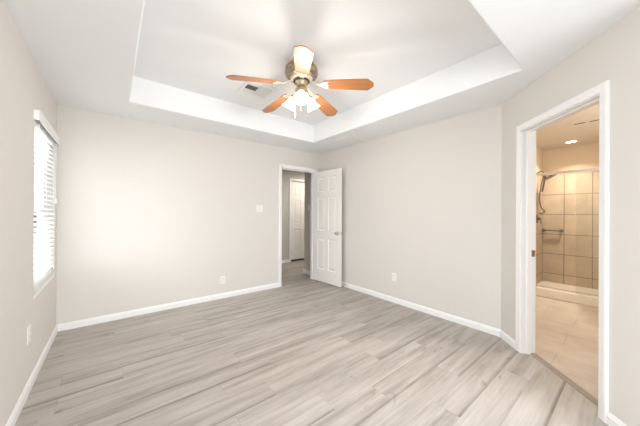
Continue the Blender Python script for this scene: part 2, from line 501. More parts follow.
# ceiling with its tray
tx0, tx1, ty0, ty1 = -3.035, -0.617, -3.343, -0.584
bm = bmesh.new()
xs = [-L - 0.1, tx0, tx1, 2.5]; ys = [YREAR - 0.1, ty0, ty1, 0.1]
for i in range(3):
    for j in range(3):
        if i == 1 and j == 1: continue
        x0, x1, y0, y1 = xs[i], xs[i + 1], ys[j], ys[j + 1]
        if i == 2: x1 = 0.1
        f = bm.faces.new([bm.verts.new(v) for v in ((x0, y0, H), (x1, y0, H), (x1, y1, H), (x0, y1, H))])
bmesh.ops.remove_doubles(bm, verts=bm.verts, dist=1e-4)
rim = [e for e in bm.edges if e.is_boundary and all(tx0 - 1e-3 <= v.co.x <= tx1 + 1e-3 and ty0 - 1e-3 <= v.co.y <= ty1 + 1e-3 for v in e.verts)]
ext = bmesh.ops.extrude_edge_only(bm, edges=rim)
nv = [g for g in ext['geom'] if isinstance(g, bmesh.types.BMVert)]
for v in nv: v.co.z = ZT
top = [e for e in bm.edges if all(abs(v.co.z - ZT) < 1e-4 for v in e.verts)]
bmesh.ops.edgeloop_fill(bm, edges=top)
# rounded drywall corner at the lower rim
low = [e for e in bm.edges if all(abs(v.co.z - H) < 1e-4 for v in e.verts) and not e.is_boundary and
       all(tx0 - 1e-3 <= v.co.x <= tx1 + 1e-3 and ty0 - 1e-3 <= v.co.y <= ty1 + 1e-3 for v in e.verts) and any(abs(f.normal.z) < 0.5 for f in e.link_faces)]
bmesh.ops.recalc_face_normals(bm, faces=bm.faces)
bmesh.ops.bevel(bm, geom=low, offset=0.012, segments=4, profile=0.5, affect='EDGES')
# a slab on top closes it off
box(bm, -L - 0.1, 0.1, YREAR - 0.1, 0.1, ZT + 0.02, ZT + 0.12)
struct('ceiling', bm, M['ceiling'])

bm = bmesh.new(); box(bm, -1.3, 2.5, 0.0, 2.0, H, H + 0.1); struct('ceiling_hall', bm, M['ceiling'])
bm = bmesh.new()
q0 = Cc + D45 * 0.05; q1 = Cc + U45 * 1.45 + D45 * 0.05
extrude_poly(bm, [(q1.x, q1.y), (q1.x, -5.3), (3.1, -5.3), (3.1, -2.75), (0.101, -2.75), (0.101, q0.y)], H, H + 0.1)
struct('ceiling_bathroom', bm, M['bathceil'])

# walls (each with its room face on the right-hand side of its direction)
DB0, DB1, DBH = L - 0.865, L - 0.142, 2.078        # opening in the back wall, measured from its left end
bm = bmesh.new(); wall_bm(bm, (-L, 0), (0, 0), [(DB0, DB1, 0, DBH)], e0=TH); struct('wall_back', bm, [M['wall']])
WY0, WY1, WZ0, WZ1 = -1.03, -0.10, 0.61, 2.03
bm = bmesh.new(); wall_bm(bm, (-L, YREAR), (-L, 0), [(WY0 - YREAR, WY1 - YREAR, WZ0, WZ1), (-4.5 - YREAR, -3.6 - YREAR, 0.75, 2.05)], th=0.14, e0=TH); struct('wall_left', bm, M['wall'])
bm = bmesh.new(); wall_bm(bm, (0, 0), (0, -RW), [], e1=0.0); struct('wall_right', bm, M['wall'])
DA0, DA1, DAH = 0.316, 1.058, 2.055
bm = bmesh.new(); wall_bm(bm, (0, -RW), (AX, AY), [(DA0, DA1, 0, DAH)]); struct('wall_angled', bm, M['wall'])
bm = bmesh.new(); wall_bm(bm, (AX, AY), (AX, YREAR), [], e1=TH); struct('wall_right_rear', bm, M['wall'])
RH = [(0.10, 0.95, 0.75, 2.05), (1.35, 2.40, 0.75, 2.05)]
bm = bmesh.new(); wall_bm(bm, (AX, YREAR), (-L, YREAR), [(0.06, 0.95, 0.75, 2.05), (1.30, 2.25, 0.75, 2.05)]); struct('wall_rear', bm, M['wall'])

# hall beyond the open door
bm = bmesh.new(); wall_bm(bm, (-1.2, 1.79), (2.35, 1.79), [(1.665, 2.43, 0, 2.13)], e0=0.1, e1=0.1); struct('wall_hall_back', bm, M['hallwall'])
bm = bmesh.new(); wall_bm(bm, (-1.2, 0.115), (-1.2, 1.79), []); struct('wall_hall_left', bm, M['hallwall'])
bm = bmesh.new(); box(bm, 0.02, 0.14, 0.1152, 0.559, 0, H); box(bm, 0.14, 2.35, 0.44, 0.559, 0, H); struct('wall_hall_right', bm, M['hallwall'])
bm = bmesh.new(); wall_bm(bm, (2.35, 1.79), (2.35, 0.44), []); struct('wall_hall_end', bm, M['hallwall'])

# bathroom shell
BX, BY = 2.934, -2.825
bm = bmesh.new(); wall_bm(bm, (BX, BY), (BX, -5.2), [], z0=1.985, e0=0.1, e1=0.1, th=0.1); struct('wall_bathroom_back', bm, M['bathwall'])
bm = bmesh.new(); wall_bm(bm, (BX, BY), (BX, -5.2), [], z0=0, z1=1.985, e0=0.1, e1=0.1, th=0.1); struct('wall_shower_back', bm, M['showertile'])
bm = bmesh.new(); wall_bm(bm, (0.1155, BY), (2.03, BY), [], th=0.1); wall_bm(bm, (2.03, BY), (BX, BY), [], z0=1.985, th=0.1); struct('wall_bathroom_left', bm, M['bathwall'])
bm = bmesh.new(); wall_bm(bm, (2.03, BY), (BX, BY), [], z0=0, z1=1.985, th=0.1); struct('wall_shower_side', bm, M['showertile_side'])
bm = bmesh.new(); wall_bm(bm, (BX, -5.2), (AX, -5.2), [], th=0.1); struct('wall_bathroom_right', bm, M['bathwall'])

# baseboards
bm = bmesh.new(); baseboard_bm(bm, (-L, 0), (0, 0), [(0, DB0 - 0.060), (DB1 + 0.060, L)]); struct('baseboard_back', bm, M['trim'])
bm = bmesh.new(); baseboard_bm(bm, (-L, YREAR), (-L, 0), [(BB_T, -YREAR)]); struct('baseboard_left', bm, M['trim'])
bm = bmesh.new(); baseboard_bm(bm, (0, 0), (0, -RW), [(BB_T, RW + 0.005)]); struct('baseboard_right', bm, M['trim'])
bm = bmesh.new(); baseboard_bm(bm, (0, -RW), (AX, AY), [(0.004, DA0 - 0.060), (DA1 + 0.060, S_END)]); struct('baseboard_angled', bm, M['trim'])
bm = bmesh.new(); baseboard_bm(bm, (AX, YREAR), (-L, YREAR), [(0, L + AX)]); struct('baseboard_rear', bm, M['trim'])
bm = bmesh.new()
baseboard_bm(bm, (-1.2, 1.79), (2.35, 1.79), [(0, 1.60), (2.495, 3.55)])
baseboard_bm(bm, (0.02, 0.13), (0.02, 0.559), [(0.0, 0.429)][:0])
struct('baseboard_hall_back', bm, M['trim'])
bm = bmesh.new(); box(bm, 0.006, 0.02, 0.1335, 0.573, 0, 0.085, 0.002); box(bm, 0.02, 2.35, 0.559, 0.573, 0, 0.085, 0.002); struct('baseboard_hall_right', bm, M['trim'])

# door linings and casings
mb, _ = frame2d((-L, 0), (0, 0))
bm = bmesh.new(); jamb_bm(bm, mb, DB0, DB1, DBH, stop=0.04)
casing_bm(bm, mb, DB0, DB1, DBH, side=-1)
casing_bm(bm, mb, DB0, DB1, DBH, side=1, off=TH)
struct('trim_1', bm, M['trim'])
ma, _ = frame2d((0, -RW), (AX, AY))
bm = bmesh.new(); jamb_bm(bm, ma, DA0, DA1, DAH, stop=0.04)
casing_bm(bm, ma, DA0, DA1, DAH, side=-1)
casing_bm(bm, ma, DA0, DA1, DAH, side=1, off=TH)
t2 = struct('trim_2', bm, M['trim'])
mh, _ = frame2d((-1.2, 1.79), (2.35, 1.79))
bm = bmesh.new(); jamb_bm(bm, mh, 1.665, 2.43, 2.13, stop=0.05); casing_bm(bm, mh, 1.665, 2.43, 2.13, side=-1, w=0.058); struct('trim_3', bm, M['trim'])

# brass strike plate let into the left jamb of the bathroom doorway
bm = bmesh.new()
box(bm, DA0 + 0.0042, DA0 + 0.0065, 0.082, 0.112, 0.895, 0.955, 0.0008, mtx=ma)
box(bm, DA0 + 0.0066, DA0 + 0.0075, 0.089, 0.101, 0.91, 0.94, mtx=ma)
sp_ = obj('strike_plate', bm, M['nickel'], t2)
sp_['label'] = 'brass coloured strike plate'

# transition strip between plank and tile
bm = bmesh.new()
prof = [(0.070, 0), (0.074, 0.006), (0.085, 0.0085), (0.112, 0.0085), (0.128, 0.004), (0.132, 0)]
A = [bm.verts.new((DA0 + 0.005, p[0], p[1])) for p in prof]; B = [bm.verts.new((DA1 - 0.005, p[0], p[1])) for p in prof]
bm.faces.new(A); bm.faces.new(B[::-1])
for i in range(len(prof)): j = (i + 1) % len(prof); bm.faces.new((A[i], A[j], B[j], B[i]))
bmesh.ops.transform(bm, matrix=ma, verts=A + B)
struct('trim_4', bm, M['strip'])


# ---------------------------------------------------------------- doors
def leaf_bm(w, h, t, panels):
    """six-panel door leaf, hinge edge at x=0, moulded on both faces (y = 0 and y = t)"""
    bm = bmesh.new()
    xs = sorted({0, w, *[p[0] for p in panels], *[p[1] for p in panels]})
    zs = sorted({0, h, *[p[2] for p in panels], *[p[3] for p in panels]})
    pf = []
    for y in (0, t):
        V = {(i, j): bm.verts.new((x, y, z)) for i, x in enumerate(xs) for j, z in enumerate(zs)}
        for i in range(len(xs) - 1):
            for j in range(len(zs) - 1):
                q = [V[(i, j)], V[(i + 1, j)], V[(i + 1, j + 1)], V[(i, j + 1)]]
                if y: q = q[::-1]
                f = bm.faces.new(q)
                cx, cz = (xs[i] + xs[i + 1]) / 2, (zs[j] + zs[j + 1]) / 2
                if any(p[0] < cx < p[1] and p[2] < cz < p[3] for p in panels): pf.append(f)
    bm.normal_update()
    be = [e for e in bm.edges if e.is_boundary]
    vs = {(round(v.co.x, 5), round(v.co.y, 5), round(v.co.z, 5)): v for e in be for v in e.verts}
    for e in [e for e in be if all(abs(v.co.y) < 1e-6 for v in e.verts)]:
        a, b = e.verts
        a2 = vs[(round(a.co.x, 5), round(t, 5), round(a.co.z, 5))]; b2 = vs[(round(b.co.x, 5), round(t, 5), round(b.co.z, 5))]
        bm.faces.new((a, b, b2, a2))
    bmesh.ops.recalc_face_normals(bm, faces=bm.faces)
    r = bmesh.ops.inset_individual(bm, faces=pf, thickness=0.010, depth=-0.009)
    r = bmesh.ops.inset_individual(bm, faces=pf, thickness=0.012, depth=0.0)
    r = bmesh.ops.inset_individual(bm, faces=pf, thickness=0.028, depth=0.007)
    return bm


def six(w, h):
    st = 0.112; mid = 0.10
    pw = (w - 2 * st - mid) / 2
    cols = [(st, st + pw), (st + pw + mid, w - st)]
    rows = [(0.235, 0.80), (0.955, 1.565), (1.675, h - 0.115)]
    return [(c[0], c[1], r[0], r[1]) for c in cols for r in rows]


def knob_bm(bm, mtx):
    lathe(bm, [(0, 0), (0.033, 0), (0.033, 0.004), (0.028, 0.008), (0.013, 0.011), (0.011, 0.026), (0.016, 0.032), (0.025, 0.038), (0.0285, 0.048), (0.026, 0.058), (0.017, 0.064), (0, 0.066)], 24, mtx)


LW, LH, LT = 0.706, 2.052, 0.035
hinge = Vector((-0.156, -0.004, 0.012))
d1 = empty('door_1', hinge, R(-87.2), kind='structure')
leaf = obj('door_leaf', leaf_bm(LW, LH, LT, six(LW, LH)), M['door'], d1)
bm = bmesh.new(); knob_bm(bm, Matrix.Translation((LW - 0.065, 0, 0.925)) @ Matrix.Rotation(R(90), 4, 'X'))
obj('door_knob', bm, M['nickel'], d1, smooth=True)
bm = bmesh.new(); knob_bm(bm, Matrix.Translation((LW - 0.065, LT, 0.925)) @ Matrix.Rotation(R(-90), 4, 'X'))
obj('door_knob', bm, M['nickel'], d1, smooth=True)
bm = bmesh.new(); box(bm, LW, LW + 0.0015, 0.006, 0.029, 0.897, 0.953); box(bm, LW + 0.0015, LW + 0.010, 0.011, 0.024, 0.915, 0.935, 0.002)
obj('latch_plate', bm, M['nickel'], d1)
for z in (0.18, 1.0, 1.83):
    bm = bmesh.new(); box(bm, -0.0015, 0.0, 0.002, 0.033, z - 0.045, z + 0.045)
    lathe(bm, [(0, z - 0.05), (0.006, z - 0.05), (0.006, z + 0.05), (0, z + 0.05)], 12, Matrix.Translation((-0.003, LT + 0.004, 0)))
    obj('hinge', bm, M['nickel'], d1)

d2 = empty('door_2', (0.482, 1.83, 0.048), 0, kind='structure')
obj('door_leaf', leaf_bm(0.731, 2.062, 0.035, six(0.731, 2.062)), M['door'], d2)
for z in (0.20, 1.02, 1.86):
    bm = bmesh.new(); lathe(bm, [(0, z - 0.045), (0.007, z - 0.045), (0.007, z + 0.045), (0, z + 0.045)], 12, Matrix.Translation((-0.002, -0.006, 0)))
    box(bm, -0.001, 0.018, -0.003, -0.0005, z - 0.045, z + 0.045)
    obj('hinge', bm, M['nickel'], d2)
bm = bmesh.new(); knob_bm(bm, Matrix.Translation((0.665, 0, 0.92)) @ Matrix.Rotation(R(90), 4, 'X')); obj('door_knob', bm, M['nickel'], d2, smooth=True)
bm = bmesh.new(); box(bm, 0.4705, 1.2245, 1.868, 1.98, 0.0005, 2.12); struct('wall_dark_gap', bm, M['slot'])  # dark-coloured block standing in for the shade under the hall door

# ---------------------------------------------------------------- side window
w1 = empty('window_1', (-L, (WY0 + WY1) / 2, WZ0), 0, kind='structure')
wy0, wy1 = WY0, WY1


def lb(bm, x0, x1, y0, y1, z0, z1, bev=0.0):   # world box expressed in the window's frame
    box(bm, x0 + L, x1 + L, y0 - (WY0 + WY1) / 2, y1 - (WY0 + WY1) / 2, z0 - WZ0, z1 - WZ0, bev)


bm = bmesh.new()
X0, X1 = -L - 0.135, -L - 0.075
lb(bm, X0, X1, wy0, wy0 + 0.045, WZ0, WZ1); lb(bm, X0, X1, wy1 - 0.045, wy1, WZ0, WZ1)
lb(bm, X0, X1, wy0 + 0.045, wy1 - 0.045, WZ0, WZ0 + 0.05); lb(bm, X0, X1, wy0 + 0.045, wy1 - 0.045, WZ1 - 0.045, WZ1)
obj('window_frame', bm, M['vinyl'], w1)
for nm, za, zb, xa in (('lower_sash', WZ0 + 0.05, 1.33, -L - 0.105), ('upper_sash', 1.28, WZ1 - 0.045, -L - 0.132)):
    bm = bmesh.new(); xb = xa + 0.025
    ya, yb = wy0 + 0.045, wy1 - 0.045
    lb(bm, xa, xb, ya, ya + 0.04, za, zb); lb(bm, xa, xb, yb - 0.04, yb, za, zb)
    lb(bm, xa, xb, ya + 0.04, yb - 0.04, za, za + 0.045); lb(bm, xa, xb, ya + 0.04, yb - 0.04, zb - 0.045, zb)
    s = obj(nm, bm, M['vinyl'], w1)
    bm = bmesh.new(); lb(bm, xa + 0.010, xa + 0.015, ya + 0.0405, yb - 0.0405, za + 0.0455, zb - 0.0455)
    obj('pane', bm, M['glass'], s)
bm = bmesh.new(); lb(bm, -L - 0.074, -L - 0.001, wy0 + 0.001, wy1 - 0.001, WZ0 + 0.0005, WZ0 + 0.008, 0.001)
obj('window_sill', bm, M['trim'], w1)

# added windows behind the camera, unseen, to go with the fill lamps
for k, (x0, x1) in enumerate(((AX - 0.95, AX - 0.06), (AX - 2.25, AX - 1.30), (-4.5, -3.6))):
    w = empty('window_%d' % (k + 2), ((x0 + x1) / 2, YREAR, 0.75) if k < 2 else (-L, -4.05, 0.75), 0 if k < 2 else R(-90), kind='structure')
    cx = (x0 + x1) / 2
    bm = bmesh.new(); hw = (x1 - x0) / 2
    box(bm, -hw, -hw + 0.04, -0.1, -0.05, 0, 1.3); box(bm, hw - 0.04, hw, -0.1, -0.05, 0, 1.3)
    box(bm, -hw + 0.04, hw - 0.04, -0.1, -0.05, 0, 0.04); box(bm, -hw + 0.04, hw - 0.04, -0.1, -0.05, 1.26, 1.3)
    box(bm, -hw + 0.04, hw - 0.04, -0.095, -0.055, 0.63, 0.67)
    obj('window_frame', bm, M['vinyl'], w)
    bm = bmesh.new(); box(bm, -hw + 0.041, hw - 0.041, -0.08, -0.075, 0.041, 0.629); box(bm, -hw + 0.041, hw - 0.041, -0.08, -0.075, 0.671, 1.259)
    obj('pane', bm, M['glass'], w)

# ---------------------------------------------------------------- window blind
BYA, BYB = WY0 + 0.006, WY1 - 0.006
BZ = WZ0 + 0.009
bl = empty('window_blind', (-L, BYA, BZ), 0, 'white horizontal slatted blind lowered over the window in the left wall', 'blind')


def bb(bm, x0, x1, y0, y1, z0, z1, bev=0.0):
    box(bm, x0, x1, y0 - BYA, y1 - BYA, z0 - BZ, z1 - BZ, bev)


bm = bmesh.new()
va0, va1 = WY0 - 0.015, WY1 + 0.018
bb(bm, 0.022, 0.030, va0, va1, 1.990, 2.066, 0.002)
bb(bm, 0.0005, 0.022, va0, va0 + 0.008, 1.990, 2.066); bb(bm, 0.0005, 0.022, va1 - 0.008, va1, 1.990, 2.066)
bb(bm, 0.0302, 0.035, va0 - 0.002, va1 + 0.002, 2.054, 2.068, 0.0015); bb(bm, 0.0302, 0.034, va0 - 0.001, va1 + 0.001, 1.988, 2.000, 0.001)
obj('valance', bm, M['blind'], bl)
bm = bmesh.new(); bb(bm, -0.050, -0.002, BYA, BYB, 1.975, 2.025, 0.002); obj('headrail', bm, M['blind'], bl)
bm = bmesh.new()
nsl = 31
for i in range(nsl):
    z = BZ + 0.040 + i * (1.965 - BZ - 0.040) / (nsl - 1)
    m_ = Matrix.Translation((-0.026, 0, z - BZ)) @ Matrix.Rotation(R(20), 4, 'Y')
    secs = [(-0.025, 0.0), (-0.012, 0.0022), (0, 0.003), (0.012, 0.0022), (0.025, 0.0)]
    va = []
    for yy in (0.003, BYB - BYA - 0.003):
        va.append([bm.verts.new(m_ @ Vector((q[0], yy, q[1] + 0.0013))) for q in secs] + [bm.verts.new(m_ @ Vector((q[0], yy, q[1] - 0.0013))) for q in secs[::-1]])
    n = 10
    for k in range(n): bm.faces.new((va[0][k], va[0][(k + 1) % n], va[1][(k + 1) % n], va[1][k]))
    bm.faces.new(va[0][::-1]); bm.faces.new(va[1])
obj('slats', bm, M['slat'], bl)
bm = bmesh.new(); bb(bm, -0.052, -0.001, BYA, BYB, BZ + 0.0003, BZ + 0.024, 0.003); obj('bottom_rail', bm, M['blind'], bl)
bm = bmesh.new()
for y in (-0.93, -0.565, -0.20):
    for x in (-0.0525, 0.0008):
        bb(bm, x - 0.0008, x + 0.0008, y - 0.002, y + 0.002, BZ + 0.024, 1.975)
obj('ladder_cords', bm, M['blind'], bl)
bm = bmesh.new(); tube(bm, [(0.012, -0.94 - BYA, 1.985 - BZ), (0.013, -0.94 - BYA, 1.5 - BZ), (0.013, -0.94 - BYA, 1.10 - BZ)], [0.0035, 0.004, 0.005], 8)
obj('tilt_wand', bm, M['vinyl'], bl)
bm = bmesh.new(); tube(bm, [(0.012, -0.16 - BYA, 1.985 - BZ), (0.012, -0.16 - BYA, 1.42 - BZ)], 0.0014, 6)
cd = obj('pull_cord', bm, M['blind'], bl)
bm = bmesh.new(); lathe(bm, [(0, 0.045), (0.003, 0.044), (0.006, 0.03), (0.011, 0.004), (0.009, 0), (0, 0)], 16, Matrix.Translation((0.013, -0.16 - BYA, 1.375 - BZ)))
obj('tassel', bm, M['blind'], cd, smooth=True)


# ---------------------------------------------------------------- wall plates
def plate_obj(name, loc, rz, w, h, label, cat, kind, group=None):
    """plate in its own XZ plane, facing local -y"""
    e = empty(name, loc, rz, label, cat, group)
    bm = bmesh.new(); box(bm, -w / 2, w / 2, -0.006, -0.0003, -h / 2, h / 2, 0.002)
    obj('cover_plate', bm, M['plate'], e)
    if kind == 'outlet':
        for zc in (0.0195, -0.0195):
            bm = bmesh.new(); box(bm, -0.017, 0.017, -0.0085, -0.0061, zc - 0.014, zc + 0.014, 0.0008)
            s = obj('socket', bm, M['plate'], e)
            bm = bmesh.new()
            box(bm, -0.0085, -0.0065, -0.0092, -0.0086, zc - 0.002, zc + 0.008); box(bm, 0.0065, 0.0085, -0.0092, -0.0086, zc - 0.001, zc + 0.007)
            box(bm, -0.002, 0.002, -0.0092, -0.0086, zc - 0.010, zc - 0.006)
            obj('slots', bm, M['slot'], s)
    else:
        n = 2 if kind == 'switch2' else 1
        for k in range(n):
            xc = (k - (n - 1) / 2) * 0.046
            bm = bmesh.new(); box(bm, xc - 0.0165, xc + 0.0165, -0.0075, -0.0061, -0.033, 0.033, 0.0005)
            a = [bm.verts.new((xc - 0.015, y, z)) for y, z in ((-0.0076, 0.031), (-0.0105, -0.031), (-0.0076, -0.031))]
            b = [bm.verts.new((xc + 0.015, y, z)) for y, z in ((-0.0076, 0.031), (-0.0105, -0.031), (-0.0076, -0.031))]
            bm.faces.new(a); bm.faces.new(b[::-1])
            for i in range(3): bm.faces.new((a[i], a[(i + 1) % 3], b[(i + 1) % 3], b[i]))
            obj('rocker', bm, M['plate'], e)
    return e


plate_obj('light_switch', (-1.285, 0, 1.355), 0, 0.118, 0.118, 'white double rocker light switch left of the bedroom door', 'switch', 'switch2')
plate_obj('power_outlet', (-1.878, 0, 0.275), 0, 0.073, 0.118, 'white duplex power outlet low on the back wall, left of the open door', 'outlet', 'outlet')
plate_obj('power_outlet', (0, -1.715, 0.368), R(-90), 0.073, 0.118, 'white duplex power outlet low on the right wall between the two doorways', 'outlet', 'outlet')
plate_obj('power_outlet', (-L, -1.175, 0.405), R(90), 0.085, 0.125, 'white duplex power outlet low on the left wall below the blind', 'outlet', 'outlet')
plate_obj('light_switch', (0.02, 0.40, 1.40), R(-90), 0.073, 0.118, 'white single light switch on the hall wall seen through the open door', 'switch', 'switch1')

# spring door stop on the right baseboard
bm = bmesh.new()
ds = empty('door_stop', (-BB_T - 0.0004, -0.765, 0.045), 0, 'small spring door stop on the baseboard beside the open white door', 'door stop')
lathe(bm, [(0, 0), (0.012, 0), (0.012, 0.004), (0, 0.005)], 16, Matrix.Rotation(R(-90), 4, 'Y'))
pts = [(-0.004 - i * 0.05 / 80, 0.006 * math.cos(i * PI / 5), 0.006 * math.sin(i * PI / 5)) for i in range(81)]
tube(bm, pts, 0.0013, 6); obj('spring', bm, M['nickel'], ds)
bm = bmesh.new(); lathe(bm, [(0, 0.052), (0.008, 0.052), (0.0085, 0.064), (0.005, 0.067), (0, 0.067)], 16, Matrix.Rotation(R(-90), 4, 'Y')); obj('rubber_tip', bm, M['rubber'], ds, smooth=True)


# ---------------------------------------------------------------- ceiling registers
def ring_frame(bm, x0, x1, y0, y1, w, z0, z1):
    box(bm, x0, x1, y0, y0 + w, z0, z1, 0.002); box(bm, x0, x1, y1 - w, y1, z0, z1, 0.002)
    box(bm, x0, x0 + w, y0 + w, y1 - w, z0, z1); box(bm, x1 - w, x1, y0 + w, y1 - w, z0, z1)


vr = empty('air_register', (-1.865, -1.13, ZT), 0, 'white louvred air register with one dark open half, in the tray ceiling by the fan', 'vent')
hx, hy = 0.172, 0.155
bm = bmesh.new(); ring_frame(bm, -hx, hx, -hy, hy, 0.03, -0.012, -0.0005); box(bm, -0.006, 0.006, -hy + 0.03, hy - 0.03, -0.012, -0.002)
obj('frame', bm, M['register'], vr)
bm = bmesh.new(); box(bm, -hx + 0.03, hx - 0.03, -hy + 0.03, hy - 0.03, -0.0015, -0.0006); obj('duct_opening', bm, M['duct'], vr)
for side, ya, yb, ang_ in ((-1, -hy + 0.031, -0.075, 28), (-1, -0.073, 0.028, -48), (-1, 0.030, hy - 0.031, 28), (1, -hy + 0.031, hy - 0.031, 28)):
    bm = bmesh.new()
    for i in range(8):
        x = side * (0.014 + (i + 0.5) * 0.0155)
        mt = Matrix.Translation((x, 0, -0.009)) @ Matrix.Rotation(R(ang_), 4, 'Y')
        box(bm, -0.0085, 0.0085, ya, yb, -0.0006, 0.0006, mtx=mt)
    obj('louvers', bm, M['register'], vr)
vc = empty('ceiling_grille', (-0.262, -1.075, H), 0, 'flat white square grille on the ceiling border above the open door', 'vent')
bm = bmesh.new(); ring_frame(bm, -0.19, 0.19, -0.175, 0.175, 0.028, -0.010, -0.0004); obj('frame', bm, M['register'], vc)
bm = bmesh.new(); box(bm, -0.162, 0.162, -0.147, 0.147, -0.002, -0.0004)
for i in range(20):
    x = -0.153 + i * 0.0161
    box(bm, -0.007, 0.007, -0.1465, 0.1465, -0.0006, 0.0006, mtx=Matrix.Translation((x, 0, -0.006)) @ Matrix.Rotation(R(20), 4, 'Y'))
obj('louvers', bm, M['register'], vc)

# ---------------------------------------------------------------- ceiling fan
FX, FY = -1.793, -1.936
ZB = 2.494 - ZT     # blade plane relative to the tray ceiling
fan = empty('ceiling_fan', (FX, FY, ZT), 0, 'five-blade ceiling fan with honey wood blades and lit frosted glass shades', 'fan')
bm = bmesh.new(); lathe(bm, [(0, -0.001), (0.080, -0.001), (0.086, -0.010), (0.084, -0.030), (0.080, -0.040), (0, -0.040)], 40)
obj('canopy', bm, M['brass'], fan, smooth=True)
bm = bmesh.new(); lathe(bm, [(0, -0.0402), (0.082, -0.0402), (0.115, -0.050), (0.140, -0.066), (0.148, -0.074), (0.152, -0.082), (0.148, -0.088), (0, -0.088)], 48)
obj('motor_housing', bm, M['brass'], fan, smooth=True)
bm = bmesh.new()
NB = 96
prof = [(0.143, -0.0885), (0.149, -0.098), (0.152, -0.112), (0.151, -0.130), (0.146, -0.148), (0.137, -0.160), (0.120, -0.168), (0.104, -0.172)]
rg = []
for j, (rr, zz) in enumerate(prof):
    ring = []
    for i in range(NB):
        a = 2 * PI * i / NB
        w = 0.006 * math.sin(a * 24) * math.sin(j * PI / 7 * 3 + 0.5) if 0 < j < 7 else 0
        ring.append(bm.verts.new(((rr + w) * math.cos(a), (rr + w) * math.sin(a), zz)))
    rg.append(ring)
for p_, q_ in zip(rg[:-1], rg[1:]):
    for i in range(NB): bm.faces.new((p_[i], q_[i], q_[(i + 1) % NB], p_[(i + 1) % NB]))
obj('pierced_band', bm, M['filigree'], fan, smooth=True)
bm = bmesh.new()
lathe(bm, [(0, -0.170), (0.106, -0.170), (0.102, -0.180), (0.085, -0.190), (0.055, -0.194), (0, -0.194)], 40)
obj('motor_plate', bm, M['cream'], fan, smooth=True)
tips = -0.89700412
for k in range(5):
    a = tips + k * 2 * PI / 5
    rot = Matrix.Rotation(a, 4, 'Z')
    # blade: outline in local x (outwards), y
    out = [(0.225, -0.054), (0.30, -0.060), (0.45, -0.067), (0.612, -0.073), (0.622, -0.070), (0.664, -0.026), (0.670, -0.012), (0.670, 0.012), (0.664, 0.026), (0.622, 0.070), (0.612, 0.073), (0.45, 0.067), (0.30, 0.060), (0.225, 0.054), (0.215, 0.03), (0.215, -0.03)]
    bm = bmesh.new(); extrude_poly(bm, out, -0.003, 0.003)
    bl_ = obj('blade', bm, M['wood'], fan)
    bl_.matrix_local = Matrix.Translation((0, 0, ZB)) @ rot @ Matrix.Rotation(R(6), 4, 'Y') @ Matrix.Rotation(R(-12), 4, 'X')
    bm = bmesh.new()
    br_o = [(0.085, -0.016), (0.17, -0.014), (0.195, -0.018), (0.225, -0.040), (0.255, -0.044), (0.262, -0.030), (0.250, -0.012), (0.275, 0), (0.250, 0.012), (0.262, 0.030), (0.255, 0.044), (0.225, 0.040), (0.195, 0.018), (0.17, 0.014), (0.085, 0.016)]
    vs = extrude_poly(bm, br_o, -0.0095, -0.0036)
    for v in vs:
        if v.co.x < 0.10: v.co.z += 0.040
    for x, y in ((0.243, -0.030), (0.243, 0.030), (0.262, 0.0)):
        lathe(bm, [(0, -0.013), (0.004, -0.012), (0.005, -0.0096), (0, -0.0096)], 10, Matrix.Translation((x, y, 0)))
    ir = obj('blade_bracket', bm, M['cream'], fan)
    ir.matrix_local = Matrix.Translation((0, 0, ZB)) @ rot @ Matrix.Rotation(R(6), 4, 'Y') @ Matrix.Rotation(R(-12), 4, 'X')
bm = bmesh.new(); lathe(bm, [(0.045, -0.1946), (0.072, -0.1946), (0.078, -0.201), (0.074, -0.210), (0.062, -0.2125)], 36)
obj('housing_ring', bm, M['darkmetal'], fan, smooth=True)
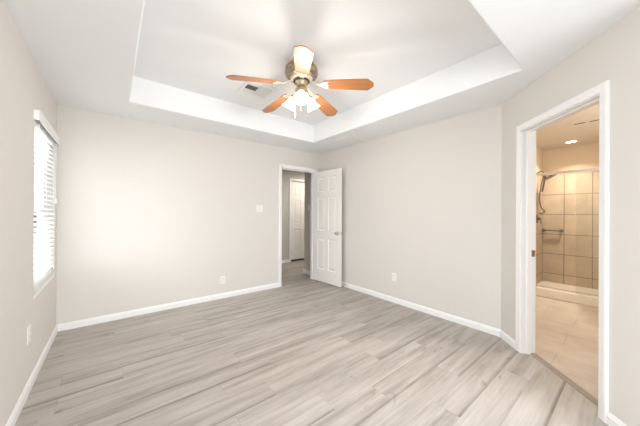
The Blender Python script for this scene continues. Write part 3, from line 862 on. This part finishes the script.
# switch housing and light kit
bm = bmesh.new(); lathe(bm, [(0, -0.1945), (0.060, -0.1945), (0.064, -0.202), (0.060, -0.212), (0.044, -0.222), (0.044, -0.262), (0.056, -0.272), (0.060, -0.290), (0.054, -0.318), (0.034, -0.338), (0.012, -0.346), (0.010, -0.360), (0, -0.362)], 36)
obj('switch_housing', bm, M['brass'], fan, smooth=True)
to_cam = math.atan2(cam.location.y - FY, cam.location.x - FX)
for k in range(3):
    a = to_cam + k * 2 * PI / 3
    tilt = R(31)
    ax = Vector((math.cos(a) * math.sin(tilt), math.sin(a) * math.sin(tilt), -math.cos(tilt)))
    p0 = Vector((math.cos(a) * 0.055, math.sin(a) * 0.055, -0.308))
    p1 = Vector((math.cos(a) * 0.074, math.sin(a) * 0.074, -0.310))
    bm = bmesh.new(); tube(bm, smooth_path([p0, p1, p1 + ax * 0.018], 4), 0.009, 12)
    q = Vector((0, 0, 1)).rotation_difference(ax).to_matrix().to_4x4()
    T = Matrix.Translation(p1 + ax * 0.012) @ q
    lathe(bm, [(0, 0), (0.019, 0), (0.024, 0.010), (0.024, 0.022), (0, 0.022)], 20, T)
    arm = obj('lamp_arm', bm, M['brass'], fan, smooth=True)
    T2 = Matrix.Translation(p1 + ax * 0.0345) @ q
    bm = bmesh.new()
    prof = [(0.020, 0.0), (0.026, 0.012), (0.036, 0.030), (0.043, 0.055), (0.055, 0.082), (0.068, 0.098), (0.0655, 0.0985), (0.052, 0.082), (0.040, 0.055), (0.033, 0.030), (0.023, 0.012), (0.017, 0.001)]
    vs = lathe(bm, prof, 28, T2)
    obj('lamp_shade', bm, M['shade'], fan, smooth=True)
    bm = bmesh.new(); lathe(bm, [(0, 0.0), (0.011, 0.0), (0.013, 0.018), (0.021, 0.042), (0.022, 0.055), (0.016, 0.070), (0, 0.076)], 20, T2)
    obj('bulb', bm, M['bulb'], fan, smooth=True)
    ld = bpy.data.lights.new('fan_bulb_light', 'POINT'); ld.energy = 6.2; ld.color = (1.0, 0.91, 0.82); ld.shadow_soft_size = 0.04
    lo = bpy.data.objects.new('fan_bulb_light', ld); C.objects.link(lo); lo.parent = fan
    lo.location = p1 + ax * 0.165
for dx, dy, ln_ in ((-0.045, 0.035, 0.19), (0.030, 0.05, 0.10)):
    bm = bmesh.new(); tube(bm, [(dx, dy, -0.335), (dx, dy, -0.335 - ln_)], 0.0012, 6)
    ch = obj('pull_chain', bm, M['brass'], fan)
    bm = bmesh.new(); lathe(bm, [(0, 0.0), (0.003, -0.003), (0.005, -0.014), (0.004, -0.020), (0, -0.022)], 12, Matrix.Translation((dx, dy, -0.335 - ln_)))
    obj('fob', bm, M['brass'], ch, smooth=True)

# ---------------------------------------------------------------- bathroom things
# shower base with its raised front
bm = bmesh.new()
box(bm, 2.03, 2.14, -5.19, BY - 0.0005, 0.0, 0.135, 0.012)
box(bm, 2.135, BX - 0.0005, -5.19, BY - 0.0005, 0.0, 0.075, 0.008)
obj('shower_pan', bm, M['shower_pan'])
tag(bpy.data.objects['shower_pan'], 'low cream shower base with a raised front curb on the tiled floor', 'shower base')

gl = empty('shower_screen', (2.105, -4.0, 0.135), 0, 'clear glass shower screen hung from a polished rail above the curb', 'shower screen')
bm = bmesh.new(); box(bm, -0.022, 0.022, -1.19, 1.1742, 1.765, 1.80, 0.004); obj('top_rail', bm, M['shiny'], gl)
bm = bmesh.new(); box(bm, -0.02, 0.02, -1.19, 1.1742, 0.0005, 0.014, 0.002); obj('bottom_track', bm, M['shiny'], gl)
bm = bmesh.new(); box(bm, 0.006, 0.012, -1.1, 0.65, 0.0145, 1.764); obj('glass_panel', bm, M['shglass'], gl)

# shower column on the side wall
SX = 2.53
sh = empty('hand_shower', (SX, BY, 1.99), 0, 'metal shower head with a curved arm and hanging hose on the tiled side wall', 'shower')
bm = bmesh.new()
lathe(bm, [(0, 0.0005), (0.030, 0.0005), (0.028, 0.008), (0.012, 0.012), (0, 0.012)], 20, Matrix.Rotation(R(90), 4, 'X'))
tube(bm, smooth_path([(0, -0.005, 0), (0, -0.04, 0.025), (0, -0.085, 0.015), (0, -0.10, -0.02)], 6), 0.009, 12)
obj('shower_arm', bm, M['chrome'], sh, smooth=True)
bm = bmesh.new()
n_ = Vector((0, -0.49, -0.87)).normalized()
q = Vector((0, 0, 1)).rotation_difference(n_).to_matrix().to_4x4()
lathe(bm, [(0, 0), (0.015, 0), (0.022, 0.012), (0.085, 0.022), (0.092, 0.028), (0.090, 0.036), (0, 0.038)], 32, Matrix.Translation((0, -0.160, -0.058)) @ q)
tube(bm, smooth_path([(0, -0.098, -0.018), (0, -0.125, -0.035), (0, -0.160, -0.03), (0, -0.175, -0.052)], 5), 0.011, 12)
obj('shower_head', bm, M['chrome'], sh, smooth=True)
bm = bmesh.new()
tube(bm, smooth_path([(0, -0.100, -0.03), (-0.01, -0.075, -0.11), (-0.01, -0.05, -0.25), (0, -0.035, -0.45), (0, -0.06, -0.60), (0.0, -0.10, -0.655), (0.0, -0.07, -0.69), (0, -0.02, -0.685)], 6), 0.009, 10)
obj('hose', bm, M['chrome'], sh, smooth=True)
bm = bmesh.new()
tube(bm, smooth_path([(0.02, -0.104, -0.06), (0.02, -0.09, -0.16), (0.03, -0.06, -0.32)], 6), [0.02] * 3 + [0.013] * 10, 12)
obj('handset', bm, M['chrome'], sh, smooth=True)

sv = empty('shower_valve', (SX, BY, 1.205), 0, 'round metal shower valve with a lever handle below the hose', 'valve')
bm = bmesh.new(); lathe(bm, [(0, 0.0005), (0.078, 0.0005), (0.075, 0.010), (0.035, 0.016), (0, 0.017)], 32, Matrix.Rotation(R(90), 4, 'X')); obj('escutcheon', bm, M['chrome'], sv, smooth=True)
bm = bmesh.new(); lathe(bm, [(0, 0.0165), (0.024, 0.0165), (0.022, 0.055), (0, 0.058)], 24, Matrix.Rotation(R(90), 4, 'X'))
tube(bm, [(0, -0.045, 0), (-0.02, -0.055, -0.04), (-0.03, -0.06, -0.085)], [0.009, 0.008, 0.006], 10); obj('lever', bm, M['chrome'], sv, smooth=True)

gb = empty('grab_bar', (BX, -2.96, 1.0), 0, 'short horizontal metal bar fixed to the tiled back wall of the shower', 'grab bar')
bm = bmesh.new(); tube(bm, smooth_path([(-0.003, 0.115, 0), (-0.045, 0.113, 0), (-0.055, 0.095, 0), (-0.055, 0, 0), (-0.055, -0.095, 0), (-0.045, -0.113, 0), (-0.003, -0.115, 0)], 5), 0.014, 12)
obj('bar', bm, M['chrome'], gb, smooth=True)
for s in (-1, 1):
    bm = bmesh.new(); lathe(bm, [(0, 0.0005), (0.032, 0.0005), (0.030, 0.008), (0.015, 0.010), (0, 0.010)], 20, Matrix.Translation((0, s * 0.115, 0)) @ Matrix.Rotation(R(-90), 4, 'Y'))
    obj('flange', bm, M['chrome'], gb, smooth=True)

dl = empty('recessed_downlight', (2.50, -3.25, H), 0, 'round recessed downlight glowing in the bathroom ceiling above the shower', 'ceiling light')
bm = bmesh.new(); lathe(bm, [(0.062, -0.0005), (0.085, -0.0005), (0.084, -0.006), (0.064, -0.008), (0.062, -0.0005)], 36); obj('trim_ring', bm, M['plate'], dl, smooth=True)
bm = bmesh.new(); lathe(bm, [(0, -0.003), (0.062, -0.003), (0.061, -0.0006), (0, -0.0006)], 32); obj('lens', bm, M['lens'], dl)
ld = bpy.data.lights.new('downlight_lamp', 'AREA'); ld.shape = 'DISK'; ld.size = 0.11; ld.energy = 9; ld.spread = R(110); ld.color = (1.0, 0.92, 0.80)
lo = bpy.data.objects.new('downlight_lamp', ld); C.objects.link(lo); lo.parent = dl; lo.location = (0, 0, -0.006)

ev = empty('exhaust_vent', (1.42, -3.50, H), 0, 'long narrow slotted exhaust vent in the tan bathroom ceiling', 'vent')
bm = bmesh.new(); ring_frame(bm, -0.05, 0.05, -0.15, 0.12, 0.025, -0.008, -0.0005); box(bm, -0.025, 0.025, -0.042, -0.008, -0.008, -0.0005); obj('frame', bm, M['bathceil'], ev)
for y0, y1 in ((-0.125, -0.042), (-0.008, 0.095)):
    bm = bmesh.new(); box(bm, -0.025, 0.025, y0, y1, -0.0020, -0.0006); obj('duct_opening', bm, M['duct'], ev)
    bm = bmesh.new()
    for i in range(3): box(bm, -0.019 + i * 0.017, -0.015 + i * 0.017, y0, y1, -0.0075, -0.003)
    obj('slats', bm, M['slot'], ev)

# added lamps standing in for unseen fixtures in the bathroom and the hall
bm = bmesh.new()
vl = empty('added_bath_light', (0.9, -5.2, 2.0), 0, 'added bathroom wall lamp, unseen, right of the doorway', 'lamp')
box(bm, -0.3, 0.3, 0.0005, 0.03, -0.05, 0.05, 0.004); obj('back_plate', bm, M['nickel'], vl)
for x in (-0.2, 0, 0.2):
    bm = bmesh.new(); lathe(bm, [(0, -0.09), (0.045, -0.08), (0.055, -0.03), (0.04, 0.02), (0.02, 0.04), (0, 0.04)], 20, Matrix.Translation((x, 0.10, 0))); obj('lamp_shade', bm, M['shade'], vl, smooth=True)
area('added_bath_lamp', (0.9, -4.98, 1.95), (R(84), 0, 0), 0.6, 0.15, 32, (1.0, 0.92, 0.84))

hl = empty('added_hall_light', (1.1, 1.15, H), 0, 'added round hall ceiling lamp, unseen past the open door', 'ceiling light')
bm = bmesh.new(); lathe(bm, [(0.14, -0.0005), (0.145, -0.02), (0.13, -0.03), (0, -0.03)], 32); obj('rim', bm, M['nickel'], hl)
bm = bmesh.new(); lathe(bm, [(0.128, -0.0305), (0.11, -0.06), (0.06, -0.085), (0, -0.092)], 32); obj('lamp_shade', bm, M['shade'], hl, smooth=True)
ld = bpy.data.lights.new('added_hall_lamp', 'AREA'); ld.shape = 'DISK'; ld.size = 0.2; ld.energy = 13; ld.color = (1.0, 0.93, 0.85)  # added to light the hall, its fixture is unseen
lo = bpy.data.objects.new('added_hall_lamp', ld); C.objects.link(lo); lo.parent = hl; lo.location = (0, 0, -0.10)

# ground outside
bm = bmesh.new(); box(bm, -14, -L - 0.6, -8, 6, -0.35, -0.30)
struct('ground_outside', bm, M['ground'])
